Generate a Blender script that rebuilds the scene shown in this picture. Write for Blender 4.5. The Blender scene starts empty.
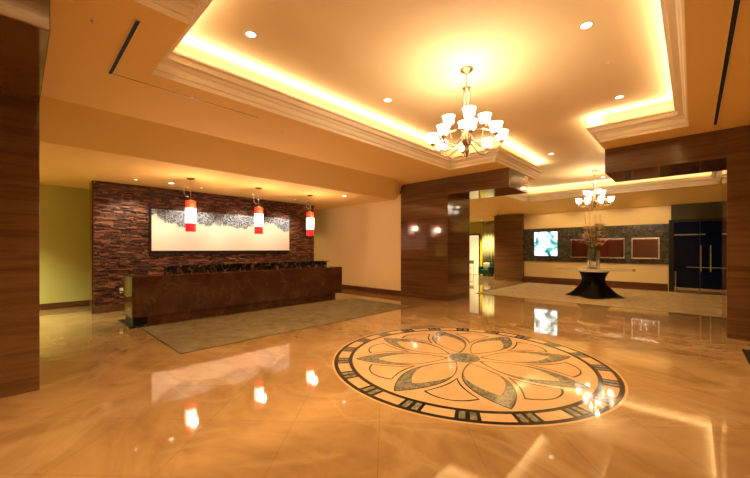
import bpy, bmesh, math, random
from mathutils import Vector, Matrix
random.seed(7)
PI = math.pi
scn = bpy.context.scene
col = scn.collection

# ------------------------------------------------------------------ helpers
def tag(o, label=None, cat=None, group=None, kind=None):
    if label: o['label'] = label
    if cat: o['category'] = cat
    if group: o['group'] = group
    if kind: o['kind'] = kind
    return o

def empty(name, loc, label=None, cat=None, group=None, rz=0):
    o = bpy.data.objects.new(name, None); col.objects.link(o)
    o.location = loc; o.rotation_euler = (0, 0, rz); o.empty_display_size = .1
    return tag(o, label, cat, group)

def obj(name, bm, m, parent=None, smooth=False, bevel=0, autosm=False):
    bmesh.ops.recalc_face_normals(bm, faces=bm.faces)
    me = bpy.data.meshes.new(name); bm.to_mesh(me); bm.free()
    o = bpy.data.objects.new(name, me); col.objects.link(o)
    if isinstance(m, (list, tuple)):
        for k in m: me.materials.append(k)
    else: me.materials.append(m)
    if smooth:
        for p in me.polygons: p.use_smooth = True
    if parent: o.parent = parent
    if bevel:
        b = o.modifiers.new('bevel', 'BEVEL'); b.width = bevel; b.segments = 2; b.limit_method = 'ANGLE'
    return o

def struct(name, bm, m, **k):
    o = obj(name, bm, m, **k); o['kind'] = 'structure'; return o

def bx(bm, x0, x1, y0, y1, z0, z1, mi=0):
    v = [bm.verts.new((x, y, z)) for x in (x0, x1) for y in (y0, y1) for z in (z0, z1)]
    for f in ((0,1,3,2),(4,6,7,5),(0,4,5,1),(2,3,7,6),(0,2,6,4),(1,5,7,3)):
        fc = bm.faces.new([v[i] for i in f]); fc.material_index = mi
    return bm

def box(*a): return bx(bmesh.new(), *a)

def lathe(bm, prof, cx=0, cy=0, n=32, cap=True, rf=None):
    rings = []
    for r, z in prof:
        rings.append([bm.verts.new((cx + (rf(r, z, 2*PI*i/n) if rf else r)*math.cos(2*PI*i/n),
                                    cy + (rf(r, z, 2*PI*i/n) if rf else r)*math.sin(2*PI*i/n), z)) for i in range(n)])
    for a, b in zip(rings, rings[1:]):
        for i in range(n):
            bm.faces.new((a[i], a[(i+1) % n], b[(i+1) % n], b[i]))
    if cap:
        bm.faces.new(rings[0]); bm.faces.new(rings[-1])
    return bm

def tube(bm, pts, r, n=8, cap=True):
    pts = [Vector(p) for p in pts]; rings = []
    up = Vector((0, 0, 1)); nrm = None
    for i, p in enumerate(pts):
        t = (pts[min(i+1, len(pts)-1)] - pts[max(i-1, 0)]).normalized()
        if nrm is None:
            nrm = t.cross(up if abs(t.z) < .9 else Vector((1, 0, 0))).normalized()
        else:
            nrm = (nrm - t*nrm.dot(t)).normalized()
        b = t.cross(nrm)
        rr = r[i] if isinstance(r, (list, tuple)) else r
        rings.append([bm.verts.new(p + rr*(math.cos(2*PI*k/n)*nrm + math.sin(2*PI*k/n)*b)) for k in range(n)])
    for a, c in zip(rings, rings[1:]):
        for k in range(n): bm.faces.new((a[k], a[(k+1) % n], c[(k+1) % n], c[k]))
    if cap: bm.faces.new(rings[0]); bm.faces.new(rings[-1])
    return bm

def bez(p0, p1, p2, p3, n=12):
    out = []
    for i in range(n+1):
        t = i/n; a = (1-t)**3; b = 3*t*(1-t)**2; c = 3*t*t*(1-t); d = t**3
        out.append(tuple(a*p0[k]+b*p1[k]+c*p2[k]+d*p3[k] for k in range(3)))
    return out

def ribbon(bm, outer, inner, z0, z1):
    """closed band between two loops of equal length, with thickness"""
    n = len(outer)
    def ring(L, z): return [bm.verts.new((p[0], p[1], z)) for p in L]
    ot, it, ob, ib = ring(outer, z1), ring(inner, z1), ring(outer, z0), ring(inner, z0)
    for i in range(n):
        j = (i+1) % n
        bm.faces.new((ot[i], ot[j], it[j], it[i]))
        bm.faces.new((ob[i], ob[j], ot[j], ot[i]))
        bm.faces.new((it[i], it[j], ib[j], ib[i]))
        bm.faces.new((ib[i], ib[j], ob[j], ob[i]))
    return bm

def slab(bm, pts, z0, z1):
    a = [bm.verts.new((p[0], p[1], z0)) for p in pts]; b = [bm.verts.new((p[0], p[1], z1)) for p in pts]
    bm.faces.new(a); bm.faces.new(b); n = len(pts)
    for i in range(n): bm.faces.new((a[i], a[(i+1) % n], b[(i+1) % n], b[i]))
    return bm

# ------------------------------------------------------------------ materials
def new_mat(name):
    m = bpy.data.materials.new(name); m.use_nodes = True
    nt = m.node_tree; return m, nt, nt.nodes['Principled BSDF']

def pm(name, c, rough=.5, metal=0, spec=.5, coat=0, em=None, ems=0, trans=0, ior=1.45, alpha=1, bump=0, bscale=200):
    m, nt, p = new_mat(name)
    p.inputs['Base Color'].default_value = (*c, 1); p.inputs['Roughness'].default_value = rough
    p.inputs['Metallic'].default_value = metal; p.inputs['Specular IOR Level'].default_value = spec
    p.inputs['Coat Weight'].default_value = coat; p.inputs['Transmission Weight'].default_value = trans
    p.inputs['IOR'].default_value = ior; p.inputs['Alpha'].default_value = alpha
    if em: p.inputs['Emission Color'].default_value = (*em, 1); p.inputs['Emission Strength'].default_value = ems
    # every surface gets a procedural variation
    tc = nt.nodes.new('ShaderNodeTexCoord'); n = nt.nodes.new('ShaderNodeTexNoise'); n.inputs['Scale'].default_value = bscale
    nt.links.new(tc.outputs['Object'], n.inputs['Vector'])
    if bump:
        b = nt.nodes.new('ShaderNodeBump'); b.inputs['Strength'].default_value = bump; b.inputs['Distance'].default_value = .01
        nt.links.new(n.outputs['Fac'], b.inputs['Height']); nt.links.new(b.outputs['Normal'], p.inputs['Normal'])
    else:
        mr = nt.nodes.new('ShaderNodeMapRange')
        mr.inputs['To Min'].default_value = max(0, rough*.9); mr.inputs['To Max'].default_value = min(1, rough*1.1)
        nt.links.new(n.outputs['Fac'], mr.inputs['Value']); nt.links.new(mr.outputs['Result'], p.inputs['Roughness'])
    return m

def stone(name, stops, scale=(1, 1, 1), nscale=2.0, detail=8, rough=.12, dist=1.2, vein=None, veinw=.03, vscale=1.5, tile=None, rot=0, spec=.5, joint=(.2,.12,.06), var=.12, bump=0, coat=0):
    m, nt, p = new_mat(name); L = nt.links.new; N = nt.nodes.new
    tc = N('ShaderNodeTexCoord'); mp = N('ShaderNodeMapping'); mp.inputs['Scale'].default_value = scale
    L(tc.outputs['Object'], mp.inputs['Vector'])
    n = N('ShaderNodeTexNoise'); n.inputs['Scale'].default_value = nscale; n.inputs['Detail'].default_value = detail
    n.inputs['Distortion'].default_value = dist; n.inputs['Roughness'].default_value = .62
    L(mp.outputs[0], n.inputs['Vector'])
    cr = N('ShaderNodeValToRGB'); e = cr.color_ramp.elements
    e[0].position = stops[0][0]; e[0].color = (*stops[0][1], 1); e[1].position = stops[-1][0]; e[1].color = (*stops[-1][1], 1)
    for s in stops[1:-1]:
        k = e.new(s[0]); k.color = (*s[1], 1)
    L(n.outputs['Fac'], cr.inputs['Fac']); out = cr.outputs['Color']
    if vein:
        v = N('ShaderNodeTexNoise'); v.inputs['Scale'].default_value = vscale; v.inputs['Detail'].default_value = 6
        v.inputs['Distortion'].default_value = 1.8
        L(mp.outputs[0], v.inputs['Vector'])
        s = N('ShaderNodeMath'); s.operation = 'SUBTRACT'; s.inputs[1].default_value = .5; L(v.outputs['Fac'], s.inputs[0])
        a = N('ShaderNodeMath'); a.operation = 'ABSOLUTE'; L(s.outputs[0], a.inputs[0])
        mr = N('ShaderNodeMapRange'); mr.inputs['From Min'].default_value = 0; mr.inputs['From Max'].default_value = veinw
        mr.inputs['To Min'].default_value = vein[1]; mr.inputs['To Max'].default_value = 0; L(a.outputs[0], mr.inputs['Value'])
        mx = N('ShaderNodeMix'); mx.data_type = 'RGBA'; L(mr.outputs[0], mx.inputs['Factor']); L(out, mx.inputs['A'])
        mx.inputs['B'].default_value = (*vein[0], 1); out = mx.outputs['Result']
    if tile:
        mt = N('ShaderNodeMapping'); mt.inputs['Rotation'].default_value = (0, 0, rot); mt.inputs['Location'].default_value = (.06, .06, 0); L(tc.outputs['Object'], mt.inputs['Vector'])
        bt = N('ShaderNodeTexBrick'); bt.offset = 0; bt.inputs['Scale'].default_value = 1
        bt.inputs['Brick Width'].default_value = tile; bt.inputs['Row Height'].default_value = tile
        bt.inputs['Mortar Size'].default_value = .0022; bt.inputs['Mortar Smooth'].default_value = .2
        bt.inputs['Color1'].default_value = (1-var, 1-var, 1-var, 1); bt.inputs['Color2'].default_value = (1, 1, 1, 1)
        bt.inputs['Mortar'].default_value = (*joint, 1)
        L(mt.outputs[0], bt.inputs['Vector'])
        mx = N('ShaderNodeMix'); mx.data_type = 'RGBA'; mx.blend_type = 'MULTIPLY'; mx.inputs['Factor'].default_value = 1
        L(out, mx.inputs['A']); L(bt.outputs['Color'], mx.inputs['B']); out = mx.outputs['Result']
    L(out, p.inputs['Base Color']); p.inputs['Roughness'].default_value = rough
    p.inputs['Specular IOR Level'].default_value = spec; p.inputs['Coat Weight'].default_value = coat
    p.inputs['Coat Roughness'].default_value = .03
    if bump:
        b = N('ShaderNodeBump'); b.inputs['Strength'].default_value = bump; b.inputs['Distance'].default_value = .01
        L(n.outputs['Fac'], b.inputs['Height']); L(b.outputs['Normal'], p.inputs['Normal'])
    return m

M = {}
M['floor'] = stone('cream marble tiles', [(.3, (.2, .115, .044)), (.45, (.29, .178, .074)), (.55, (.345, .22, .098)), (.7, (.24, .142, .058))],
                   scale=(1, .6, 1), nscale=.9, rough=.045, dist=.9, vein=((.42, .31, .17), .35), veinw=.03, vscale=.5, tile=.84, rot=PI/4+.06, joint=(.6, .55, .5), var=.12, spec=.5, coat=.15)
M['peach'] = stone('pale peach marble', [(.3, (.46, .3, .16)), (.6, (.53, .355, .2)), (.8, (.49, .32, .175))], nscale=2, rough=.05, spec=.55, coat=.3)
M['darkinlay'] = stone('black inlay marble', [(.3, (.008, .008, .007)), (.7, (.03, .027, .022))], nscale=8, rough=.08)
M['greyinlay'] = stone('grey green inlay marble', [(.35, (.07, .07, .055)), (.5, (.15, .145, .11)), (.65, (.26, .24, .18))], nscale=14, rough=.1)
M['pillar'] = stone('banded brown marble', [(.3, (.09, .042, .015)), (.45, (.125, .06, .022)), (.55, (.165, .082, .031)), (.7, (.115, .054, .019))],
                    scale=(.3, .3, 7), nscale=1.3, rough=.08, dist=.15, vein=((.2, .1, .045), .3), veinw=.015, vscale=.8, spec=.5)
M['desk'] = stone('brown emperador marble', [(.3, (.06, .026, .012)), (.5, (.1, .043, .02)), (.7, (.15, .068, .035))],
                  nscale=2.2, rough=.1, dist=.8, vein=((.28, .15, .08), .4), veinw=.012, vscale=1.6)
M['blackmarble'] = stone('black marble with white veins', [(.3, (.006, .005, .005)), (.7, (.03, .025, .022))], nscale=3, rough=.1,
                         vein=((.55, .45, .38), .8), veinw=.016, vscale=2.6)
M['baseb'] = stone('brown base marble', [(.3, (.08, .028, .011)), (.7, (.17, .065, .026))], scale=(.4, .4, 3), nscale=2, rough=.15)
M['slate'] = stone('grey green slate', [(.3, (.025, .027, .022)), (.5, (.06, .06, .048)), (.66, (.12, .115, .09))], nscale=3.5, rough=.16, dist=2,
                   vein=((.3, .28, .22), .4), veinw=.02, vscale=3)
M['carpet'] = stone('woven beige carpet', [(.3, (.105, .085, .04)), (.5, (.155, .13, .065)), (.62, (.19, .155, .085))], nscale=2.4, rough=.95, spec=.1,
                    vein=((.12, .11, .09), .5), veinw=.018, vscale=1.3, bump=.2)
M['carpet2'] = stone('cream lobby carpet', [(.3, (.25, .19, .09)), (.45, (.4, .31, .16)), (.5, (.27, .2, .1)), (.65, (.42, .33, .18))], nscale=1.6, rough=.75, spec=.25, bump=.1)
M['ceil'] = pm('cream ceiling paint', (.95, .67, .24), .75, bump=.03, bscale=60)
M['tray'] = pm('pale tray ceiling paint', (.93, .73, .42), .75, bump=.03, bscale=60)  # ceiling colour made paler inside the trays so the cove glow turns whiter
M['crown'] = pm('crown moulding paint', (.88, .75, .56), .55)
M['wall'] = pm('warm wall paint', (.8, .65, .35), .7, bump=.04, bscale=80)
M['olive'] = pm('olive wall paint', (.58, .58, .2), .7, bump=.04, bscale=80)
M['white'] = pm('white enamel', (.85, .82, .76), .35)
M['black'] = pm('black matte', (.008, .007, .006), .5)
M['brass'] = pm('antique brass', (.5, .36, .2), .28, metal=1)
M['bronze'] = pm('dark bronze', (.16, .1, .05), .3, metal=1)
M['steel'] = pm('brushed steel', (.72, .72, .7), .25, metal=1)
M['shade'] = pm('frosted glass shade lit', (1, .9, .75), .4, em=(1, .88, .68), ems=4.2)
M['pendwhite'] = pm('lit white glass', (1, .95, .9), .3, em=(1, .9, .7), ems=2.4)
M['pendred'] = pm('lit red glass', (.6, .012, .015), .25, em=(1, .02, .02), ems=.42)
M['pendtop'] = pm('lit orange red glass', (.7, .04, .02), .25, em=(1, .05, .015), ems=.62)
M['lamp'] = pm('lamp lens', (1, .95, .85), .4, em=(1, .88, .66), ems=4)
M['satin'] = pm('black satin cloth', (.003, .003, .004), .25, spec=.15, bump=.05, bscale=20)
M['glass'] = pm('clear glass', (.95, .98, .97), .02, trans=1, ior=1.45)
M['sheet'] = pm('thin glass sheet', (.85, .9, .88), .04, alpha=.16)
M['crystal'] = pm('crystal', (.98, .95, .9), .05, trans=.9, ior=1.5)
M['darkglass'] = pm('dark tinted glass', (.003, .008, .03), .05, spec=.2)
M['redback'] = pm('dark red lacquer', (.12, .007, .003), .3)
M['olivepanel'] = pm('olive bronze panel', (.05, .045, .018), .3)
M['green'] = pm('dark green upholstery', (.01, .09, .05), .6)
M['stem'] = pm('green stems', (.06, .16, .04), .6)
M['leaf'] = pm('green leaves', (.08, .2, .06), .5)
M['pink'] = pm('pink petals', (.9, .42, .36), .5)
M['cream'] = pm('cream petals', (.95, .85, .58), .5)
M['gold'] = pm('gold twig', (.95, .8, .5), .4)
M['yellow'] = pm('yellow banner cloth', (.85, .75, .04), .7)
M['curtain'] = pm('pale green drape', (.62, .66, .42), .8)
M['grey'] = pm('grey metal', (.4, .4, .38), .35, metal=.6)
M['ivory'] = pm('ivory tabletop', (.9, .86, .75), .3)
M['lightpanel'] = pm('lit back room wall', (.9, .8, .5), .6, em=(1, .85, .45), ems=.4)

def ledgestone():
    m, nt, p = new_mat('stacked ledgestone'); L = nt.links.new; N = nt.nodes.new
    g = N('ShaderNodeNewGeometry'); cr = N('ShaderNodeValToRGB'); e = cr.color_ramp.elements
    e[0].position = 0; e[0].color = (.05, .017, .01, 1); e[1].position = 1; e[1].color = (.42, .18, .085, 1)
    k = e.new(.5); k.color = (.14, .05, .026, 1)
    L(g.outputs['Random Per Island'], cr.inputs['Fac'])
    tc = N('ShaderNodeTexCoord'); n = N('ShaderNodeTexNoise'); n.inputs['Scale'].default_value = 25; L(tc.outputs['Object'], n.inputs['Vector'])
    mx = N('ShaderNodeMix'); mx.data_type = 'RGBA'; mx.blend_type = 'MULTIPLY'; mx.inputs['Factor'].default_value = .6
    L(cr.outputs[0], mx.inputs['A']); L(n.outputs['Color'], mx.inputs['B']); L(mx.outputs['Result'], p.inputs['Base Color'])
    b = N('ShaderNodeBump'); b.inputs['Strength'].default_value = .6; b.inputs['Distance'].default_value = .01
    L(n.outputs['Fac'], b.inputs['Height']); L(b.outputs[0], p.inputs['Normal']); p.inputs['Roughness'].default_value = .55
    return m
M['ledge'] = ledgestone()

def art_mat():
    m, nt, p = new_mat('speckled painting'); L = nt.links.new; N = nt.nodes.new
    tc = N('ShaderNodeTexCoord'); sx = N('ShaderNodeSeparateXYZ'); L(tc.outputs['Object'], sx.inputs[0])
    cmb = N('ShaderNodeCombineXYZ'); L(sx.outputs['X'], cmb.inputs['X'])
    n = N('ShaderNodeTexNoise'); n.inputs['Scale'].default_value = 1.1; n.inputs['Detail'].default_value = 5; L(cmb.outputs[0], n.inputs['Vector'])
    n2 = N('ShaderNodeTexNoise'); n2.inputs['Scale'].default_value = 22; n2.inputs['Detail'].default_value = 4; L(tc.outputs['Object'], n2.inputs['Vector'])
    # edge = z - (.16 + (n-.5)*.9) - (n2-.5)*.2
    a = N('ShaderNodeMath'); a.operation = 'MULTIPLY_ADD'; a.inputs[1].default_value = -1.5; L(n.outputs['Fac'], a.inputs[0]); L(sx.outputs['Z'], a.inputs[2])
    b = N('ShaderNodeMath'); b.operation = 'MULTIPLY_ADD'; b.inputs[1].default_value = -.22; L(n2.outputs['Fac'], b.inputs[0]); L(a.outputs[0], b.inputs[2])
    mr = N('ShaderNodeMapRange'); mr.inputs['From Min'].default_value = -.05; mr.inputs['From Max'].default_value = -.02; L(b.outputs[0], mr.inputs['Value'])
    vo = N('ShaderNodeTexNoise'); vo.inputs['Scale'].default_value = 26; vo.inputs['Detail'].default_value = 8; vo.inputs['Roughness'].default_value = .8; L(tc.outputs['Object'], vo.inputs['Vector'])
    cr = N('ShaderNodeValToRGB'); e = cr.color_ramp.elements
    e[0].position = .47; e[0].color = (.03, .06, .13, 1); e[1].position = .54; e[1].color = (.42, .5, .58, 1)
    L(vo.outputs['Fac'], cr.inputs['Fac'])
    mx = N('ShaderNodeMix'); mx.data_type = 'RGBA'; L(mr.outputs[0], mx.inputs['Factor']); mx.inputs['A'].default_value = (.9, .79, .72, 1)
    L(cr.outputs[0], mx.inputs['B']); L(mx.outputs['Result'], p.inputs['Base Color']); p.inputs['Roughness'].default_value = .7
    return m

def tv_mat():
    m, nt, p = new_mat('television picture'); L = nt.links.new; N = nt.nodes.new
    tc = N('ShaderNodeTexCoord'); n = N('ShaderNodeTexNoise'); n.inputs['Scale'].default_value = 2.3; n.inputs['Detail'].default_value = 3
    n.inputs['Distortion'].default_value = .8
    mp = N('ShaderNodeMapping'); mp.inputs['Location'].default_value = (3.1, 1.35, .9); L(tc.outputs['Object'], mp.inputs[0]); L(mp.outputs[0], n.inputs['Vector'])
    cr = N('ShaderNodeValToRGB'); e = cr.color_ramp.elements
    e[0].position = .33; e[0].color = (.01, .05, .12, 1); e[1].position = .5; e[1].color = (.9, .97, 1, 1)
    k = e.new(.41); k.color = (.06, .3, .25, 1); k = e.new(.455); k.color = (.3, .55, .5, 1)
    L(n.outputs['Fac'], cr.inputs['Fac']); L(cr.outputs[0], p.inputs['Emission Color']); p.inputs['Emission Strength'].default_value = 1.5
    p.inputs['Base Color'].default_value = (.02, .02, .02, 1); p.inputs['Roughness'].default_value = .1
    return m

# ------------------------------------------------------------------ room shell
X0, X1, Y0, Y1 = -4.0, 21.2, -4.5, 13.2
CZ, TZ, SZ = 4.0, 4.56, 3.5
struct('floor', box(X0, X1, Y0, Y1, -.1, 0), M['floor'])

# ceiling at 4.0 m with the recessed trays cut out
trays = [(-3.2, 1.2, 1.48, 3.76), (1.2, 8.6, .06, 5.15), (8.6, 11.8, 1.48, 3.76), (11.8, 16.95, -.65, 5.9)]
def in_tray(x, y): return any(a < x < b and c < y < d for a, b, c, d in trays)
SY, SX = 7.1, 17.3
xs = sorted({X0, SX} | {t[0] for t in trays} | {t[1] for t in trays})
ys = sorted({Y0, SY} | {t[2] for t in trays} | {t[3] for t in trays})
bm = bmesh.new()
for a, b in zip(xs, xs[1:]):
    for c, d in zip(ys, ys[1:]):
        if not in_tray((a+b)/2, (c+d)/2):
            bm.faces.new([bm.verts.new(v) for v in ((a, c, CZ), (b, c, CZ), (b, d, CZ), (a, d, CZ))])
def quad(bm, *p): bm.faces.new([bm.verts.new(v) for v in p])
# sloped bulkheads down to the lower soffits
quad(bm, (X0, SY, CZ), (8.4, SY, CZ), (8.4, 7.95, SZ), (X0, 7.95, SZ))
quad(bm, (8.4, SY, CZ), (9.6, 7.66, CZ), (9.6, 7.95, SZ), (8.4, 7.95, SZ))
quad(bm, (8.4, SY, CZ), (9.6, SY, CZ), (9.6, 7.66, CZ))
quad(bm, (9.6, SY, CZ), (SX, SY, CZ), (18.2, 7.95, SZ), (9.6, 7.95, SZ))
quad(bm, (SX, SY, CZ), (SX, Y0, CZ), (18.2, Y0, SZ), (18.2, 7.95, SZ))
quad(bm, (X0, 7.95, SZ), (X1, 7.95, SZ), (X1, Y1, SZ), (X0, Y1, SZ))
quad(bm, (18.2, Y0, SZ), (18.2, 7.95, SZ), (X1, 7.95, SZ), (X1, Y0, SZ))
struct('ceiling', bm, M['ceil'])
struct('ceiling', box(X0-.1, SX, -1.6, SY, TZ, TZ+.1), M['tray'])

# outline of the joined trays, counter clockwise, then crown moulding swept along it
out = [(-3.2, 1.48), (1.2, 1.48), (1.2, .06), (8.6, .06), (8.6, 1.48), (11.8, 1.48), (11.8, -.65), (16.95, -.65),
       (16.95, 5.9), (11.8, 5.9), (11.8, 3.76), (8.6, 3.76), (8.6, 5.15), (1.2, 5.15), (1.2, 3.76), (-3.2, 3.76)]
def offset(poly, o):
    res = []; n = len(poly)
    for i in range(n):
        p, q, r = Vector(poly[i-1]), Vector(poly[i]), Vector(poly[(i+1) % n])
        a = (q-p).normalized(); b = (r-q).normalized()
        res.append(q + o*Vector((-a.y, a.x)) + o*Vector((-b.y, b.x)))
    return res
prof = [(0, 3.998), (0, 4.06), (.025, 4.065), (.035, 4.10), (.03, 4.15), (.055, 4.165), (.07, 4.2), (.075, 4.22), (.10, 4.225),
        (.135, 4.255), (.15, 4.275), (.19, 4.28), (.19, 4.31), (.15, 4.31), (.14, 4.2), (-.2, 4.2), (-.2, 4.58)]
bm = bmesh.new(); loops = [[bm.verts.new((p.x, p.y, z)) for p in offset(out, o)] for o, z in prof]
for a, b in zip(loops, loops[1:]):
    for i in range(len(out)):
        bm.faces.new((a[i], a[(i+1) % len(out)], b[(i+1) % len(out)], b[i]))
struct('trim_1', bm, M['crown'])

def wall(name, b, m): return struct(name, box(*b), m)
wall('wall_left', (X0-.2, X0, Y0, Y1, 0, 4.7), M['wall'])
wall('wall_back', (X0, 9.5, Y1, Y1+.2, 0, 3.7), M['olive'])
wall('wall_front', (X0, X1, Y0-.2, Y0, 0, 4.7), M['wall'])
wall('wall_alcove', (9.5, 9.8, 7.66, Y1, 0, 3.7), M['wall'])
wall('wall_hall', (9.8, X1, Y1, Y1+.2, 0, 3.7), M['olive'])
wall('wall_right', (18.3, 18.6, Y0, 6.5, 0, 3.7), M['wall'])
wall('wall_far', (X1, X1+.2, Y0, Y1, 0, 3.7), M['olive'])
for nm, b in (('baseboard_back', (X0, 9.48, Y1-.025, Y1, 0, .17)), ('baseboard_alcove', (9.47, 9.5, 7.66, Y1-.03, 0, .19)),
              ('baseboard_right', (18.27, 18.3, .75, 6.5, 0, .27)), ('baseboard_left', (X0, X0+.025, Y0, Y1, 0, .17)),
              ('baseboard_front', (X0+.03, 18.2, Y0, Y0+.025, 0, .17))):
    struct(nm, box(*b), M['baseb'], bevel=.006)

# stacked ledgestone feature wall: every course of stones, one mesh (surface pattern)
bm = bmesh.new(); FX0, FX1, FY = 1.36, 8.42, 11.45
bx(bm, FX0+.04, FX1-.04, FY+.03, FY+.42, 0, SZ)
z = .2
while z < SZ-.005:
    h = random.uniform(.022, .045); h = min(h, SZ-z); x = FX0 - random.uniform(0, .2)
    while x < FX1:
        w = random.uniform(.06, .26); a = max(x, FX0); b = min(x+w-.004, FX1)
        if b-a > .015: bx(bm, a, b, FY-random.uniform(0, .06), FY+.04, z+.0015, z+h-.0015)
        x += w
    z += h
struct('wall_reception', bm, M['ledge'])
struct('baseboard_reception', box(FX0-.01, FX1+.01, FY-.045, FY+.02, 0, .2), M['desk'], bevel=.004)
struct('trim_2', box(FX0-.03, FX0+.03, FY+.02, FY+.43, 0, SZ), M['baseb'])

# slate band across the far wall
struct('trim_3', box(18.26, 18.3, .72, 6.5, 1.07, 2.74), M['slate'])
# groove line of an access panel in the ceiling
struct('trim_4', box(.84, 2.9, 5.53, 5.537, 3.996, 4.0), M['bronze'])

# ------------------------------------------------------------------ marble pillars with overhanging beams
def pillar(x0, x1, y0, y1, by, label, group='marble pillars of the two gateways'):
    t = empty('marble_pillar', ((x0+x1)/2, (y0+y1)/2, 0), label, 'pillar', group)
    cx, cy = (x0+x1)/2, (y0+y1)/2
    obj('shaft', box(x0-cx, x1-cx, y0-cy, y1-cy, 0, CZ), M['pillar'], t, bevel=.006)
    a, b = (by, y0) if by < y0 else (y1, by)
    obj('beam', box(x0-cx, x1-cx, a-cy, b-cy, 3.45, CZ), M['pillar'], t, bevel=.006)
    return t
pillar(-1.29, .18, 5.73, 7.66, 3.76, 'dark brown marble pillar with ceiling beam filling the left edge of the picture')
pillar(9.47, 10.94, 5.73, 7.66, 3.76, 'banded brown marble pillar with beam standing right of the reception desk')
pillar(9.3, 10.8, -2.4, -.47, 1.48, 'brown marble pillar with beam at the right edge, nearer than the glass doors')
pillar(-1.29, .18, -2.4, -.47, 1.48, 'brown marble pillar with beam standing beside the camera, out of the picture')
t = empty('wall_pier', (18.5, 7.22, 0), 'squat brown marble pier on the far wall left of the television', 'pillar')
obj('shaft', box(-.5, .35, -.76, .74, 0, SZ), M['pillar'], t, bevel=.005)

# ------------------------------------------------------------------ floor medallion
mc = Vector((4.79, 2.6))
med = empty('floor_medallion', (mc.x, mc.y, 0), 'round inlaid marble medallion with eight petal flower in the lobby floor', 'medallion')
NR = 128
def circ(r, n=NR): return [(r*math.cos(2*PI*i/n), r*math.sin(2*PI*i/n)) for i in range(n)]
obj('field', slab(bmesh.new(), circ(2.0), .0002, .001), M['peach'], med)
obj('edge_line', ribbon(bmesh.new(), circ(2.05), circ(2.02), .0002, .0012), M['peach'], med)
for a, b in ((2.02, 1.965), (1.80, 1.745)):
    obj('border_ring', ribbon(bmesh.new(), circ(a), circ(b), .0004, .0018), M['darkinlay'], med)
def sector(bm, r0, r1, a0, a1, z0, z1, n=4):
    pts = [(r1*math.cos(a0+(a1-a0)*i/n), r1*math.sin(a0+(a1-a0)*i/n)) for i in range(n+1)] + \
          [(r0*math.cos(a1-(a1-a0)*i/n), r0*math.sin(a1-(a1-a0)*i/n)) for i in range(n+1)]
    return slab(bm, pts, z0, z1)
R = math.radians
for k in range(20):
    a = R(11.5+18*k); ws = [-3.9, -2.7, -.7, .7, 2.7, 3.9]
    bl = obj('border_block', sector(bmesh.new(), 1.80, 1.965, a+R(ws[0]), a+R(ws[5]), .0004, .0017), M['darkinlay'], med)
    for u, v in ((1, 2), (3, 4)):
        obj('grey_inset', sector(bmesh.new(), 1.80, 1.965, a+R(ws[u]), a+R(ws[v]), .0005, .002), M['greyinlay'], bl)
    bl['label'] = 'black block with two grey stripes'
def leaf(r0, r1, hw, pk, n=28, bend=0, dy=0):
    pts = []
    def w(s): return hw*math.sin(PI*s**pk)**.85 if 0 < s < 1 else 0
    for i in range(n): s = i/n; pts.append((r0+(r1-r0)*s, -w(s)+bend*s*s+dy))
    for i in range(n): s = 1-i/n; pts.append((r0+(r1-r0)*s, w(s)+bend*s*s+dy))
    return pts
for k in range(8):
    a = R(45*k); c, s = math.cos(a), math.sin(a)
    rotp = lambda P: [(x*c-y*s, x*s+y*c) for x, y in P]
    o_ = leaf(.25, 1.69, .285, 1.05, bend=.0)
    i_ = leaf(.29, 1.36, .24, 1.0, bend=.0, dy=.012)
    obj('petal', ribbon(bmesh.new(), rotp(o_), rotp(i_), .0004, .0017), M['greyinlay'], med)
    # thin dark rim on the petal
    o2 = leaf(.245, 1.70, .292, 1.05)
    obj('petal_outline', ribbon(bmesh.new(), rotp(o2), rotp(leaf(.26, 1.675, .278, 1.05)), .0006, .0021), M['darkinlay'], med)
    # fan outline between the petals
    a = R(45*k+22.5); c, s = math.cos(a), math.sin(a)
    rotp = lambda P: [(x*c-y*s, x*s+y*c) for x, y in P]
    def fan(rA, rC, rB, ha):
        P = []
        ce = (rC*math.cos(ha), rC*math.sin(ha))
        for i in range(8):
            u = i/8; P.append((rA+(ce[0]-rA)*u, -(ce[1]*u) + .05*math.sin(PI*u)))
        for i in range(12):
            u = i/12*2-1; rr = rC+(rB-rC)*(1-u*u); P.append((rr*math.cos(u*ha), rr*math.sin(u*ha)))
        for i in range(8):
            u = 1-i/8; P.append((rA+(ce[0]-rA)*u, ce[1]*u - .05*math.sin(PI*u)))
        return P
    obj('fan_outline', ribbon(bmesh.new(), rotp(fan(.87, 1.48, 1.585, R(12.6))), rotp(fan(.925, 1.462, 1.565, R(11.6))), .0004, .0017), M['darkinlay'], med)
obj('center_disc', slab(bmesh.new(), circ(.235, 48), .0004, .0022), M['greyinlay'], med)

# ------------------------------------------------------------------ carpets and mat
def carpet(name, x0, x1, y0, y1, m, lab, cat):
    t = empty(name, ((x0+x1)/2, (y0+y1)/2, 0), lab, cat)
    w, h = (x1-x0)/2, (y1-y0)/2
    obj('pile', box(-w+.02, w-.02, -h+.02, h-.02, .0005, .007), m, t)
    obj('border_strip', ribbon(bmesh.new(), [(-w, -h), (w, -h), (w, h), (-w, h)], [(-w+.02, -h+.02), (w-.02, -h+.02), (w-.02, h-.02), (-w+.02, h-.02)], .0005, .006), M['bronze'], t)
carpet('carpet_runner', 1.8, 8.0, 6.03, 8.68, M['carpet'], 'beige inset carpet strip in front of the reception desk', 'carpet')
carpet('lobby_carpet', 12.0, 17.7, -4.2, 6.05, M['carpet2'], 'large cream carpet under the flower table near the glass doors', 'carpet')
tag(obj('floor_mat', box(7.35, 8.4, -1.9, -.6, .0005, .012), M['black'], bevel=.003), 'black mat corner on the marble at the right edge of the picture', 'mat')

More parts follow.
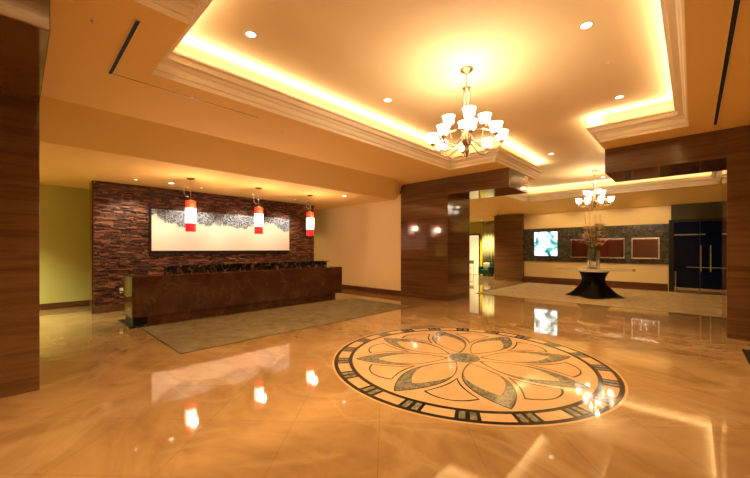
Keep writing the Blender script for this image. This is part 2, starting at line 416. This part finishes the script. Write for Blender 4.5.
# ------------------------------------------------------------------ reception desk
desk = empty('reception_desk', (4.6, 9.2, 0), 'long brown marble reception desk with black marble ledge before the stone wall', 'reception desk')
def dpart(name, b, m, bev=.004):
    x0, x1, y0, y1, z0, z1 = b
    return obj(name, box(x0-4.6, x1-4.6, y0-9.2, y1-9.2, z0, z1), m, desk, bevel=bev)
dpart('base_slab', (1.62, 1.98, 8.72, 9.86, .001, .03), M['blackmarble'])
dpart('plinth', (1.98, 7.42, 8.86, 9.6, .001, .22), M['desk'])
dpart('plinth_end', (1.72, 1.98, 8.86, 9.6, .03, .22), M['black'])
dpart('front_panel', (1.69, 7.67, 8.8, 8.9, .2, 1.09), M['desk'])
dpart('side_panel', (1.69, 1.77, 8.9, 9.62, .2, 1.09), M['desk'])
dpart('side_panel', (7.59, 7.67, 8.9, 9.62, .2, 1.09), M['desk'])
dpart('countertop', (1.77, 7.59, 8.9, 9.62, 1.02, 1.085), M['desk'])
dpart('ledge', (2.5, 7.45, 9.36, 9.6, 1.085, 1.26), M['blackmarble'])
dpart('ledge_top', (2.44, 7.56, 9.33, 9.63, 1.26, 1.29), M['blackmarble'])

# painting
art = empty('painting', (4.91, FY, 1.65), 'wide cream painting with speckled blue grey band, on the dark stone wall', 'painting')
obj('canvas', box(-2.27, 2.27, -.13, -.10, 0, 1.21), art_mat(), art)
ab = bmesh.new()
bx(ab, -2.31, 2.27, -.12, -.04, -.07, 0); bx(ab, -2.31, -2.27, -.12, -.04, 0, 1.21); bx(ab, -2.27, 2.29, -.10, -.04, 0, 1.2)
obj('frame', ab, M['black'], art)

# pendants
def pendant(x, lab):
    t = empty('pendant_lamp', (x, 9.3, SZ), lab, 'pendant lamp', 'red and white pendants over the reception desk')
    obj('ceiling_rose', lathe(bmesh.new(), [(.1, 0), (.1, -.012), (.075, -.03), (.02, -.045)], n=24), M['bronze'], t, smooth=True)
    obj('cable', tube(bmesh.new(), [(0, 0, -.03), (0, 0, -.56)], .007), M['steel'], t)
    c = [(-.02+.075*(math.cos(u)-1)*.9, 0, -.36+.12*math.sin(u)) for u in [2*PI*i/20*.82-.9+PI*.33 for i in range(21)]]
    obj('cable_loop', tube(bmesh.new(), c, .008), M['steel'], t, smooth=True)
    obj('cap', lathe(bmesh.new(), [(.0, -.55), (.05, -.55), (.06, -.575), (.0, -.578)], n=20, cap=False), M['steel'], t)
    obj('upper_band', lathe(bmesh.new(), [(.1, -.575), (.116, -.58), (.119, -.6), (.119, -.77)], n=32, cap=True), M['pendtop'], t, smooth=False)
    obj('glass_body', lathe(bmesh.new(), [(.121, -.77), (.124, -.78), (.124, -1.13), (.121, -1.145)], n=32), M['pendwhite'], t)
    obj('lower_band', lathe(bmesh.new(), [(.119, -1.145), (.119, -1.34), (.108, -1.355), (.09, -1.355)], n=32), M['pendred'], t)
    return t
pendant(3.02, 'red and white cylinder pendant, leftmost of the three over the desk')
pendant(4.87, 'red and white cylinder pendant, middle of the three over the desk')
pendant(6.7, 'red and white cylinder pendant, rightmost of the three by the stone wall edge')

# outlet on the stone wall
t = empty('wall_outlet', (1.95, FY-.036, .56), 'small white outlet plate low on the stone wall left of the desk', 'outlet')
obj('plate', box(-.04, .04, -.012, 0, -.07, .07), M['white'], t, bevel=.003)
for dz in (-.03, .03): obj('socket', box(-.018, .018, -.016, -.0115, dz-.015, dz+.015), M['cream'], t)

# ------------------------------------------------------------------ chandeliers
def copy_tree(o, parent=None):
    c = o.copy(); col.objects.link(c); c.parent = parent
    for ch in [q for q in bpy.data.objects if q.parent == o]: copy_tree(ch, c)
    return c
def chandelier():
    t = empty('chandelier', (4.9, 2.62, TZ), 'large brass chandelier with white glass shades above the floor medallion', 'chandelier', 'brass chandeliers')
    obj('canopy', lathe(bmesh.new(), [(.10, 0), (.105, -.02), (.09, -.035), (.05, -.05), (.02, -.07)], n=32), M['brass'], t, smooth=True)
    obj('rod', tube(bmesh.new(), [(0, 0, -.06), (0, 0, -.3)], .011), M['brass'], t)
    obj('crown_cup', lathe(bmesh.new(), [(.012, -.27), (.05, -.285), (.07, -.3), (.045, -.33), (.05, -.345), (.03, -.36)], n=24), M['brass'], t, smooth=True)
    cr = obj('crystal_column', lathe(bmesh.new(), [(.03, -.355), (.062, -.37), (.068, -.45), (.055, -.56), (.035, -.62)], n=10), M['crystal'], t)
    obj('stem', lathe(bmesh.new(), [(.014, -.36), (.018, -.66), (.05, -.7), (.055, -.75), (.025, -.8), (.03, -.92), (.055, -.97), (.05, -1.03), (.09, -1.08),
                                    (.095, -1.13), (.06, -1.19), (.03, -1.24), (.045, -1.29), (.03, -1.34), (.015, -1.38), (.0, -1.43)], n=24, cap=False), M['brass'], t, smooth=True)
    obj('gallery_ring', lathe(bmesh.new(), [(.40, -1.10), (.415, -1.10), (.415, -1.075), (.40, -1.075), (.40, -1.10)], n=48, cap=False), M['brass'], t, smooth=False)
    view = R(34+180)
    sh_prof = [(.03, 0), (.066, .012), (.086, .045), (.083, .08), (.094, .12), (.104, .135)]
    def arm(ang, rad, z, zs):
        ca, sa = math.cos(ang), math.sin(ang)
        f = lambda r, zz: (r*ca, r*sa, zz)
        pts = bez(f(.05, zs), f(rad*.45, zs-.22), f(rad*.8, zs-.24), f(rad*.93, z-.1), 12) + bez(f(rad*.93, z-.1), f(rad*.97, z-.06), f(rad, z-.06), f(rad, z-.02), 4)[1:]
        a = obj('arm', tube(bmesh.new(), pts, .0095, 6), M['brass'], t, smooth=True)
        cx, cy = rad*ca, rad*sa
        obj('cup', lathe(bmesh.new(), [(.012, z-.035), (.035, z-.02), (.04, z), (.03, z+.01)], cx, cy, n=16), M['brass'], a, smooth=True)
        s = obj('glass_shade', lathe(bmesh.new(), [(r, z+.008+h) for r, h in sh_prof] + [(r-.006, z+.008+h) for r, h in reversed(sh_prof[1:])], cx, cy, n=24, cap=False), M['shade'], a, smooth=True)
        obj('drop', lathe(bmesh.new(), [(.0, z-.1), (.011, z-.085), (.004, z-.04)], cx, cy, n=8, cap=False), M['crystal'], a, smooth=True)
    for k in range(8): arm(view+k*PI/4, .53, -1.16, -1.09)
    for k in range(4): arm(view+k*PI/2+R(2), .28, -.88, -1.0)
    return t
ch = chandelier()
ch2 = copy_tree(ch); ch2.location = (14.45, 2.62, TZ)
ch2['label'] = 'smaller looking distant chandelier above the flower table near the glass doors'

# ------------------------------------------------------------------ downlights, sprinklers, slots
def downlight(x, y, z, lab, power=40, r=.06, group='recessed ceiling downlights', blend=.9, ang=110, c=None):
    t = empty('recessed_downlight', (x, y, z), lab, 'downlight', group)
    obj('trim_ring', ribbon(bmesh.new(), circ(r+.025, 32), circ(r, 32), -.008, -.0005), M['white'], t)
    obj('lens', slab(bmesh.new(), circ(r, 32), -.005, -.0005), M['lamp'], t)
    if power:
        l = bpy.data.lights.new('downlight', 'SPOT'); l.energy = power; l.spot_size = R(ang); l.spot_blend = blend; l.shadow_soft_size = .07
        l.color = c or WARM
        lo = bpy.data.objects.new('downlight_lamp', l); col.objects.link(lo); lo.location = (0, 0, -.03); lo.parent = t
    return t
WARM = (1, .6, .26)
TL = [(2.13, 4.28, 'round downlight in the tray ceiling, nearest to the left slot vent'),
      (4.87, 4.26, 'small downlight in the tray ceiling left of the near chandelier'),
      (4.98, .99, 'large looking downlight in the tray ceiling at the top right of the near chandelier'),
      (7.76, 1.01, 'downlight in the tray ceiling beside the glowing right corner of the cove'),
      (11.0, 3.1, 'tiny downlight in the narrow tray between the two gateways')]
for x, y, lab in TL: downlight(x, y, TZ, lab, 370)
downlight(2.87, 10.35, SZ, 'tiny downlight in the low ceiling beside the leftmost pendant', 0)
for x in (2.1, 3.7, 5.3, 6.9):
    downlight(x, 10.5, SZ, 'small downlight in the low ceiling in front of the dark stone wall', 0, r=.025)
downlight(15.9, 2.6, TZ, 'downlight in the far tray ceiling behind the far chandelier', 200)
for x, y in ((0, 2.6), (-2.2, 2.6)): downlight(x, y, TZ, 'downlight in the narrow tray over the entrance side', 260)  # extra lamps added behind the view to light the entrance side
for i, (x, y) in enumerate(((-.6, 9.8), (-1.2, 11.7), (8.3, 12.6), (7.6, 8.6))):  # first two are added out of view to brighten the olive wall
    downlight(x, y, SZ, ['downlight in the low ceiling left of the reception desk', 'downlight in the low ceiling before the olive wall',
                         'downlight in the low ceiling at the alcove corner', 'downlight in the low ceiling right of the reception desk'][i], (330, 650, 70, 90)[i], c=((1, .93, .5), (1, .93, .5), None, None)[i])
for i, (x, y) in enumerate(((13.4, 8.6), (16.5, 8.8), (19.9, 9.6))):  # fill lamps added to brighten the side hall
    downlight(x, y, SZ, ['downlight in the side hall behind the marble pillar', 'downlight in the middle of the side hall', 'downlight in the side hall near the drape'][i], 520, c=(1, .74, .38))

def spot(x, y, z, tx, ty, tz, e, ang, blend=.6, r=.03, c=(1, .6, .25)):
    l = bpy.data.lights.new('track', 'SPOT'); l.energy = e; l.spot_size = R(ang); l.spot_blend = blend; l.shadow_soft_size = r; l.color = c
    o = bpy.data.objects.new('wall_wash_lamp', l); col.objects.link(o); o.location = (x, y, z)
    o.rotation_euler = (Vector((tx, ty, tz))-Vector((x, y, z))).to_track_quat('-Z', 'Y').to_euler()
for x in (2.1, 3.7, 5.3, 6.9): spot(x, 10.5, SZ-.03, x, FY, 1.3, 80, 90, c=(1, .78, .54))
for y in (1.4, 3.2, 5.0): spot(16.9, y, 3.97, 18.3, y, 1.0, 38, 110, c=(1, .62, .28))

for x, y, z, lab in ((.52, 4.4, CZ, 'tiny ceiling sprinkler near the left pillar beam'), (2.14, 9.22, SZ, 'tiny ceiling sprinkler left of the leftmost pendant'),
                     (9.1, 10.6, SZ, 'tiny ceiling sprinkler over the alcove right of the pendants'), (6.2, .95, TZ, 'tiny ceiling sprinkler between the two right tray downlights'),
                     (3.6, 5.9, CZ, 'tiny ceiling sprinkler on the flat ceiling beyond the left cove')):
    tag(obj('sprinkler', lathe(bmesh.new(), [(.022, 0), (.022, -.005), (.009, -.008), (.008, -.018), (.014, -.02), (.0, -.022)], x, y, n=14, cap=False), M['white'], smooth=True), lab, 'sprinkler', 'ceiling sprinklers').location = (0, 0, z)

def slot(x0, x1, y0, y1, lab):
    t = empty('slot_vent', ((x0+x1)/2, (y0+y1)/2, CZ), lab, 'air vent', 'linear slot vents in the ceiling')
    w, h = (x1-x0)/2, (y1-y0)/2
    f = .006
    obj('frame', ribbon(bmesh.new(), [(-w, -h), (w, -h), (w, h), (-w, h)], [(-w+f, -h+f), (w-f, -h+f), (w-f, h-f), (-w+f, h-f)], -.008, 0), M['white'], t)
    obj('slot', box(-w+f, w-f, -h+f, h-f, -.004, -.0005), M['black'], t)
slot(.805, .855, 4.05, 5.56, 'short black slot vent in the ceiling left of the tray')
slot(2.5, 8.87, -.325, -.27, 'long black slot vent in the ceiling right of the tray')

# ------------------------------------------------------------------ cove lights
def cove(x0, y0, x1, y1, e):
    l = bpy.data.lights.new('cove', 'AREA'); l.shape = 'RECTANGLE'
    L_ = math.hypot(x1-x0, y1-y0); l.size = L_; l.size_y = .04; l.energy = e*L_; l.color = (1, .82, .55)
    o = bpy.data.objects.new('cove_lamp', l); col.objects.link(o); o.location = ((x0+x1)/2, (y0+y1)/2, 4.39)
    o.rotation_euler = (PI, 0, -math.atan2(y1-y0, x1-x0))
q = offset(out, .135)
CE = 2.7
for i in range(len(q)):
    a, b = q[i], q[(i+1) % len(q)]
    if math.hypot(b.x-a.x, b.y-a.y) < .3: continue
    cove(a.x, a.y, b.x, b.y, CE)

def pt(x, y, z, e, r=.1, c=(1, .66, .3)):
    l = bpy.data.lights.new('bulb', 'POINT'); l.energy = e; l.shadow_soft_size = r; l.color = c
    o = bpy.data.objects.new('bulb_lamp', l); col.objects.link(o); o.location = (x, y, z)
for cx, e in ((4.9, 1), (14.45, .55)):
    for k in range(4):
        a = R(28.1+45+90*k); pt(cx+.58*math.cos(a), 2.62+.58*math.sin(a), 3.72, 3*e, .06, (1, .76, .44))
    for k in range(2):
        a = R(28.1+180*k); pt(cx+.3*math.cos(a), 2.62+.3*math.sin(a), 4.18, 6.5*e, .05, (1, .86, .62))
for x in (3.02, 4.87, 6.7): pt(x, 9.05, 2.62, 30, .08, (1, .58, .36))

# ------------------------------------------------------------------ flower table
TC = (14.2, 2.6)
tb = empty('display_table', (*TC, .008), 'round table with ivory top and wide glass sheet under the far chandelier', 'table')
obj('pedestal', lathe(bmesh.new(), [(.3, .001), (.3, .03), (.05, .06), (.05, .9)], n=24), M['steel'], tb)
obj('tabletop', lathe(bmesh.new(), [(.49, .885), (.5, .89), (.5, .955), (.49, .96)], n=48), M['ivory'], tb)
obj('glass_top', lathe(bmesh.new(), [(1.2, .962), (1.2, .974)], n=64), M['sheet'], tb)
def cl_r(r, z, a):
    k = max(0, 1-z/.62)
    return r + k**1.6*.3*abs(math.cos(2*(a-R(10))))**3 + .012*math.sin(14*a)*k + .01*math.sin(9*a+z*8)
bm = lathe(bmesh.new(), [(.62, .002), (.54, .06), (.47, .16), (.42, .3), (.355, .45), (.35, .6), (.385, .74), (.44, .85), (.485, .884)], n=96, rf=cl_r, cap=False)
tag(obj('tablecloth', bm, M['satin'], smooth=True), 'black satin cloth pinched at the waist around the flower table', 'tablecloth').location = (*TC, .008)
vz = .975
vase = empty('glass_vase', (*TC, vz), 'tall clear glass vase holding the flowers on the table', 'vase')
obj('base', lathe(bmesh.new(), [(.22, 0), (.22, .02), (.1, .035)], n=32), M['steel'], vase, smooth=False)
obj('body', lathe(bmesh.new(), [(.06, .036), (.12, .06), (.13, .3), (.12, .7), (.15, .78), (.143, .78), (.113, .7), (.122, .3), (.112, .07), (.0, .06)], n=32, cap=False), M['glass'], vase, smooth=True)
for k in range(4):
    a = R(45+90*k)
    obj('candle_tube', lathe(bmesh.new(), [(.03, .021), (.035, .1), (.035, .66), (.03, .66), (.03, .11), (.0, .03)], .19*math.cos(a), .19*math.sin(a), n=12, cap=False), M['crystal'], vase, smooth=True)
fl = empty('flower_arrangement', (*TC, vz+.1), 'pink and cream flowers with tall gold twigs in the glass vase', 'flowers')
rnd = random.Random(3)
def blossom(c, r, m):
    bm = bmesh.new()
    for k in range(7):
        a = 2*PI*k/7; d = Vector((math.cos(a), math.sin(a), .35)).normalized(); s = Vector((-math.sin(a), math.cos(a), 0))
        P = [c + d*r*t + s*r*w + Vector((0, 0, r*h)) for t, w, h in ((0, 0, 0), (.5, -.33, .1), (1, 0, .05), (.5, .33, .1), (.55, 0, .02))]
        v = [bm.verts.new(p) for p in P]
        bm.faces.new((v[0], v[1], v[4])); bm.faces.new((v[1], v[2], v[4])); bm.faces.new((v[2], v[3], v[4])); bm.faces.new((v[3], v[0], v[4]))
    bmesh.ops.create_icosphere(bm, subdivisions=1, radius=r*.28, matrix=Matrix.Translation(c+Vector((0, 0, r*.08))))
    return obj('blossom', bm, m, fl)
for k in range(64):
    a = rnd.uniform(0, 2*PI); zc = rnd.uniform(.75, 1.5); rad = rnd.uniform(.04, .4)*(1.15-abs(zc-1.0)*.7)
    c = Vector((rad*math.cos(a), rad*math.sin(a), zc))
    stem_b = obj('stem', tube(bmesh.new(), bez((0, 0, .0), (0, 0, .4), (c.x*.4, c.y*.4, zc*.8), tuple(c), 6), .006, 5), M['stem'], fl)
    blossom(c, rnd.uniform(.1, .16), M['pink'] if rnd.random() < .35 else M['cream'])
for k in range(40):
    a = rnd.uniform(0, 2*PI); zc = rnd.uniform(.65, 1.35); rad = rnd.uniform(.05, .36)
    c = Vector((rad*math.cos(a), rad*math.sin(a), zc)); d = Vector((math.cos(a), math.sin(a), rnd.uniform(-.2, .8))).normalized()
    s = d.cross(Vector((0, 0, 1))).normalized()
    bm = bmesh.new(); L_ = rnd.uniform(.12, .22)
    v = [bm.verts.new(p) for p in (c, c+d*L_*.5+s*.03, c+d*L_, c+d*L_*.5-s*.03, c+d*L_*.5+Vector((0, 0, .01)))]
    bm.faces.new((v[0], v[1], v[4])); bm.faces.new((v[1], v[2], v[4])); bm.faces.new((v[2], v[3], v[4])); bm.faces.new((v[3], v[0], v[4]))
    obj('leaf', bm, M['leaf'], fl)
for k in range(9):
    a = 2*PI*k/9; r1 = rnd.uniform(.12, .26)
    pts = bez((0, 0, .05), (0, 0, .9), (.35*math.cos(a), .35*math.sin(a), 1.3), (r1*math.cos(a), r1*math.sin(a), rnd.uniform(1.8, 2.2)), 12)
    obj('twig', tube(bmesh.new(), pts, [.013-.0006*i for i in range(13)], 5), M['gold'], fl, smooth=True)

# ------------------------------------------------------------------ far wall: television and display cases
tv = empty('television', (18.26, 5.39, 1.34), 'bright wall television with white and green picture, left end of slate band', 'television')
obj('housing', box(-.06, 0, -.56, .56, -.02, 1.25), M['black'], tv, bevel=.006)
obj('screen', box(-.064, -.059, -.535, .535, .02, 1.22), tv_mat(), tv)
def case(y0, y1, lab):
    t = empty('display_case', (18.26, (y0+y1)/2, 1.28), lab, 'display case', 'red lined wall display cases')
    w = (y1-y0)/2; h = .9; f = .05
    obj('back_panel', box(-.025, -.0005, -w, w, 0, h), M['redback'], t)
    bm = bmesh.new()
    bx(bm, -.1, 0, -w, w, h-f, h); bx(bm, -.1, 0, -w, -w+f*.8, f, h-f); bx(bm, -.1, 0, w-f*.8, w, f, h-f)
    obj('frame', bm, M['steel'], t, bevel=.003)
    obj('sill', box(-.12, 0, -w-.01, w+.01, 0, f), M['steel'], t, bevel=.003)
    obj('front_glass', box(-.085, -.079, -w+.04, w-.04, f, h-f), M['glass'], t)
    l = bpy.data.lights.new('case', 'AREA'); l.shape = 'RECTANGLE'; l.size = 2*w-.2; l.size_y = .03; l.energy = .8*w; l.color = (1, .8, .6)
    o = bpy.data.objects.new('case_lamp', l); col.objects.link(o); o.parent = t; o.location = (-.055, 0, h-f-.01); o.rotation_euler = (0, 0, PI/2)
case(2.17, 4.26, 'wide dark red display case behind the flower vase')
case(1.0, 1.93, 'small dark red display case next to the glass doors')
t = empty('wall_switch', (18.3, 1.86, .78), 'tiny wall plate below the slate band left of the small display case', 'switch')
obj('plate', box(-.012, 0, -.05, .05, -.05, .05), M['bronze'], t); obj('button', box(-.018, -.011, -.02, .02, -.02, .02), M['white'], t)

# glass doors
d = empty('door_1', (18.28, -.55, 0)); d['kind'] = 'structure'
obj('header_panel', box(-.03, .02, -1.3, 1.2, 2.88, SZ), M['olivepanel'], d)
bm = bmesh.new(); bx(bm, -.05, .02, 1.12, 1.27, 0, 2.88); bx(bm, -.05, .02, -1.4, -1.3, 0, 2.88); bx(bm, -.05, .02, -1.3, 1.12, 2.78, 2.88)
obj('frame', bm, M['black'], d)
for a, b in ((.36, 1.12), (-.38, .35), (-1.3, -.39)):
    g = obj('glass_leaf', box(-.03, -.01, a, b, .02, 2.78), M['darkglass'], d)
    obj('bottom_rail', box(-.045, -.031, a+.01, b-.01, .04, .16), M['steel'], g)
for y in (.33, .06):
    obj('handle', tube(bmesh.new(), [(-.1, y, .82), (-.1, y, 1.84)], .02, 10), M['steel'], d)
for a, b in ((.15, .75), (-.35, .25)):
    obj('push_bar', tube(bmesh.new(), [(-.075, a, .98), (-.075, b, .98)], .012, 8), M['steel'], d)
obj('transom_rail', box(-.045, -.031, .2, 1.1, 2.25, 2.29), M['grey'], d)
obj('floor_post', lathe(bmesh.new(), [(.06, 0), (.06, .12), (.025, .14), (.025, .8), (0, .82)], -.12, 1.06, n=16), M['steel'], d)

# ------------------------------------------------------------------ side hall seen past the pillar
d = empty('door_2', (21.18, 10.75, 0)); d['kind'] = 'structure'
bm = bmesh.new(); bx(bm, -.06, 0, -.42, -.34, 0, 2.7); bx(bm, -.06, 0, .9, .98, 0, 2.7); bx(bm, -.06, 0, -.42, .98, 2.62, 2.7)
obj('frame', bm, M['bronze'], d); obj('lit_glass', box(-.03, -.01, -.34, .9, .02, 2.62), M['lightpanel'], d)
t = empty('banner', (21.14, 10.22, 0), 'narrow yellow hanging banner between the lit doorway and the drape', 'banner')
obj('cloth', box(-.02, 0, -.1, .1, .3, 2.35), M['yellow'], t)
obj('rail', box(-.03, .01, -.12, .12, 2.35, 2.38), M['steel'], t)
bm = bmesh.new(); n = 60
f_ = [bm.verts.new((.05*math.sin(i*.9), i/n*1.9, 0.01)) for i in range(n+1)]; g_ = [bm.verts.new((.05*math.sin(i*.9), i/n*1.9, 3.45)) for i in range(n+1)]
for i in range(n): bm.faces.new((f_[i], f_[i+1], g_[i+1], g_[i]))
cu = tag(obj('drape', bm, M['curtain'], smooth=True), 'pale green floor length drape at the end of the side hall', 'drape'); cu.location = (20.95, 8.15, 0)
sm = cu.modifiers.new('thick', 'SOLIDIFY'); sm.thickness = .01

def armchair(x, y, rz):
    t = empty('armchair', (x, y, 0), 'dark green armchair against the pale drape in the side hall', 'armchair', rz=rz)
    obj('seat', box(-.3, .32, -.27, .27, .12, .42), M['green'], t, bevel=.04)
    obj('backrest', box(-.4, -.26, -.36, .36, .12, .85), M['green'], t, bevel=.05)
    for s in (-1, 1): obj('armrest', box(-.3, .34, min(s*.27, s*.38), max(s*.27, s*.38), .12, .6), M['green'], t, bevel=.04)
    for sx in (-.33, .28):
        for sy in (-.3, .3): obj('leg', box(sx-.02, sx+.02, sy-.02, sy+.02, 0, .12), M['bronze'], t)
armchair(20.3, 9.5, PI)
t = empty('cushion', (20.25, 9.5, .42), 'white cushion resting on the green armchair', 'cushion', rz=PI)
bm = bmesh.new(); bmesh.ops.create_uvsphere(bm, u_segments=20, v_segments=12, radius=1)
for v in bm.verts:
    for k in (0, 1, 2): v.co[k] = math.copysign(abs(v.co[k])**.5, v.co[k])
    v.co = Vector((v.co.x*.07-.1, v.co.y*.22, v.co.z*.2+.22))
obj('cover', bm, M['white'], t, smooth=True)
def metal_chair(x, y, rz, lab):
    t = empty('metal_chair', (x, y, 0), lab, 'chair', 'grey metal chairs in the side hall', rz)
    obj('seat', box(-.2, .2, -.2, .2, .45, .48), M['grey'], t, bevel=.01)
    for sx in (-.18, .18):
        for sy in (-.18, .18): obj('leg', tube(bmesh.new(), [(sx, sy, .45), (sx*1.1, sy*1.1, 0)], .013, 8), M['grey'], t)
    for sy in (-.18, .18): obj('back_post', tube(bmesh.new(), [(-.18, sy, .48), (-.24, sy, .95)], .013, 8), M['grey'], t)
    obj('backrest', box(-.25, -.22, -.19, .19, .72, .95), M['grey'], t, bevel=.01)
metal_chair(20.5, 10.75, PI, 'grey metal chair by the lit doorway, nearer to the banner')
metal_chair(20.3, 11.4, PI, 'grey metal chair by the lit doorway, nearer to the marble pillar')

# ------------------------------------------------------------------ world, camera, view
w = bpy.data.worlds.new('World'); scn.world = w; w.use_nodes = True
w.node_tree.nodes['Background'].inputs[0].default_value = (.02, .012, .006, 1)
cam = bpy.data.cameras.new('Camera'); cam.sensor_width = 36; cam.lens = 36*337/750; cam.shift_y = 10/750; cam.clip_start = .05
co = bpy.data.objects.new('Camera', cam); col.objects.link(co); co.location = (0, 0, 1.7)
co.rotation_euler = (PI/2, 0, math.atan2(.6863, .7273)-PI/2)
scn.camera = co
scn.view_settings.view_transform = 'Standard'; scn.view_settings.look = 'None'
scn.view_settings.exposure = .9; scn.view_settings.gamma = 1; scn.view_settings.use_curve_mapping = False
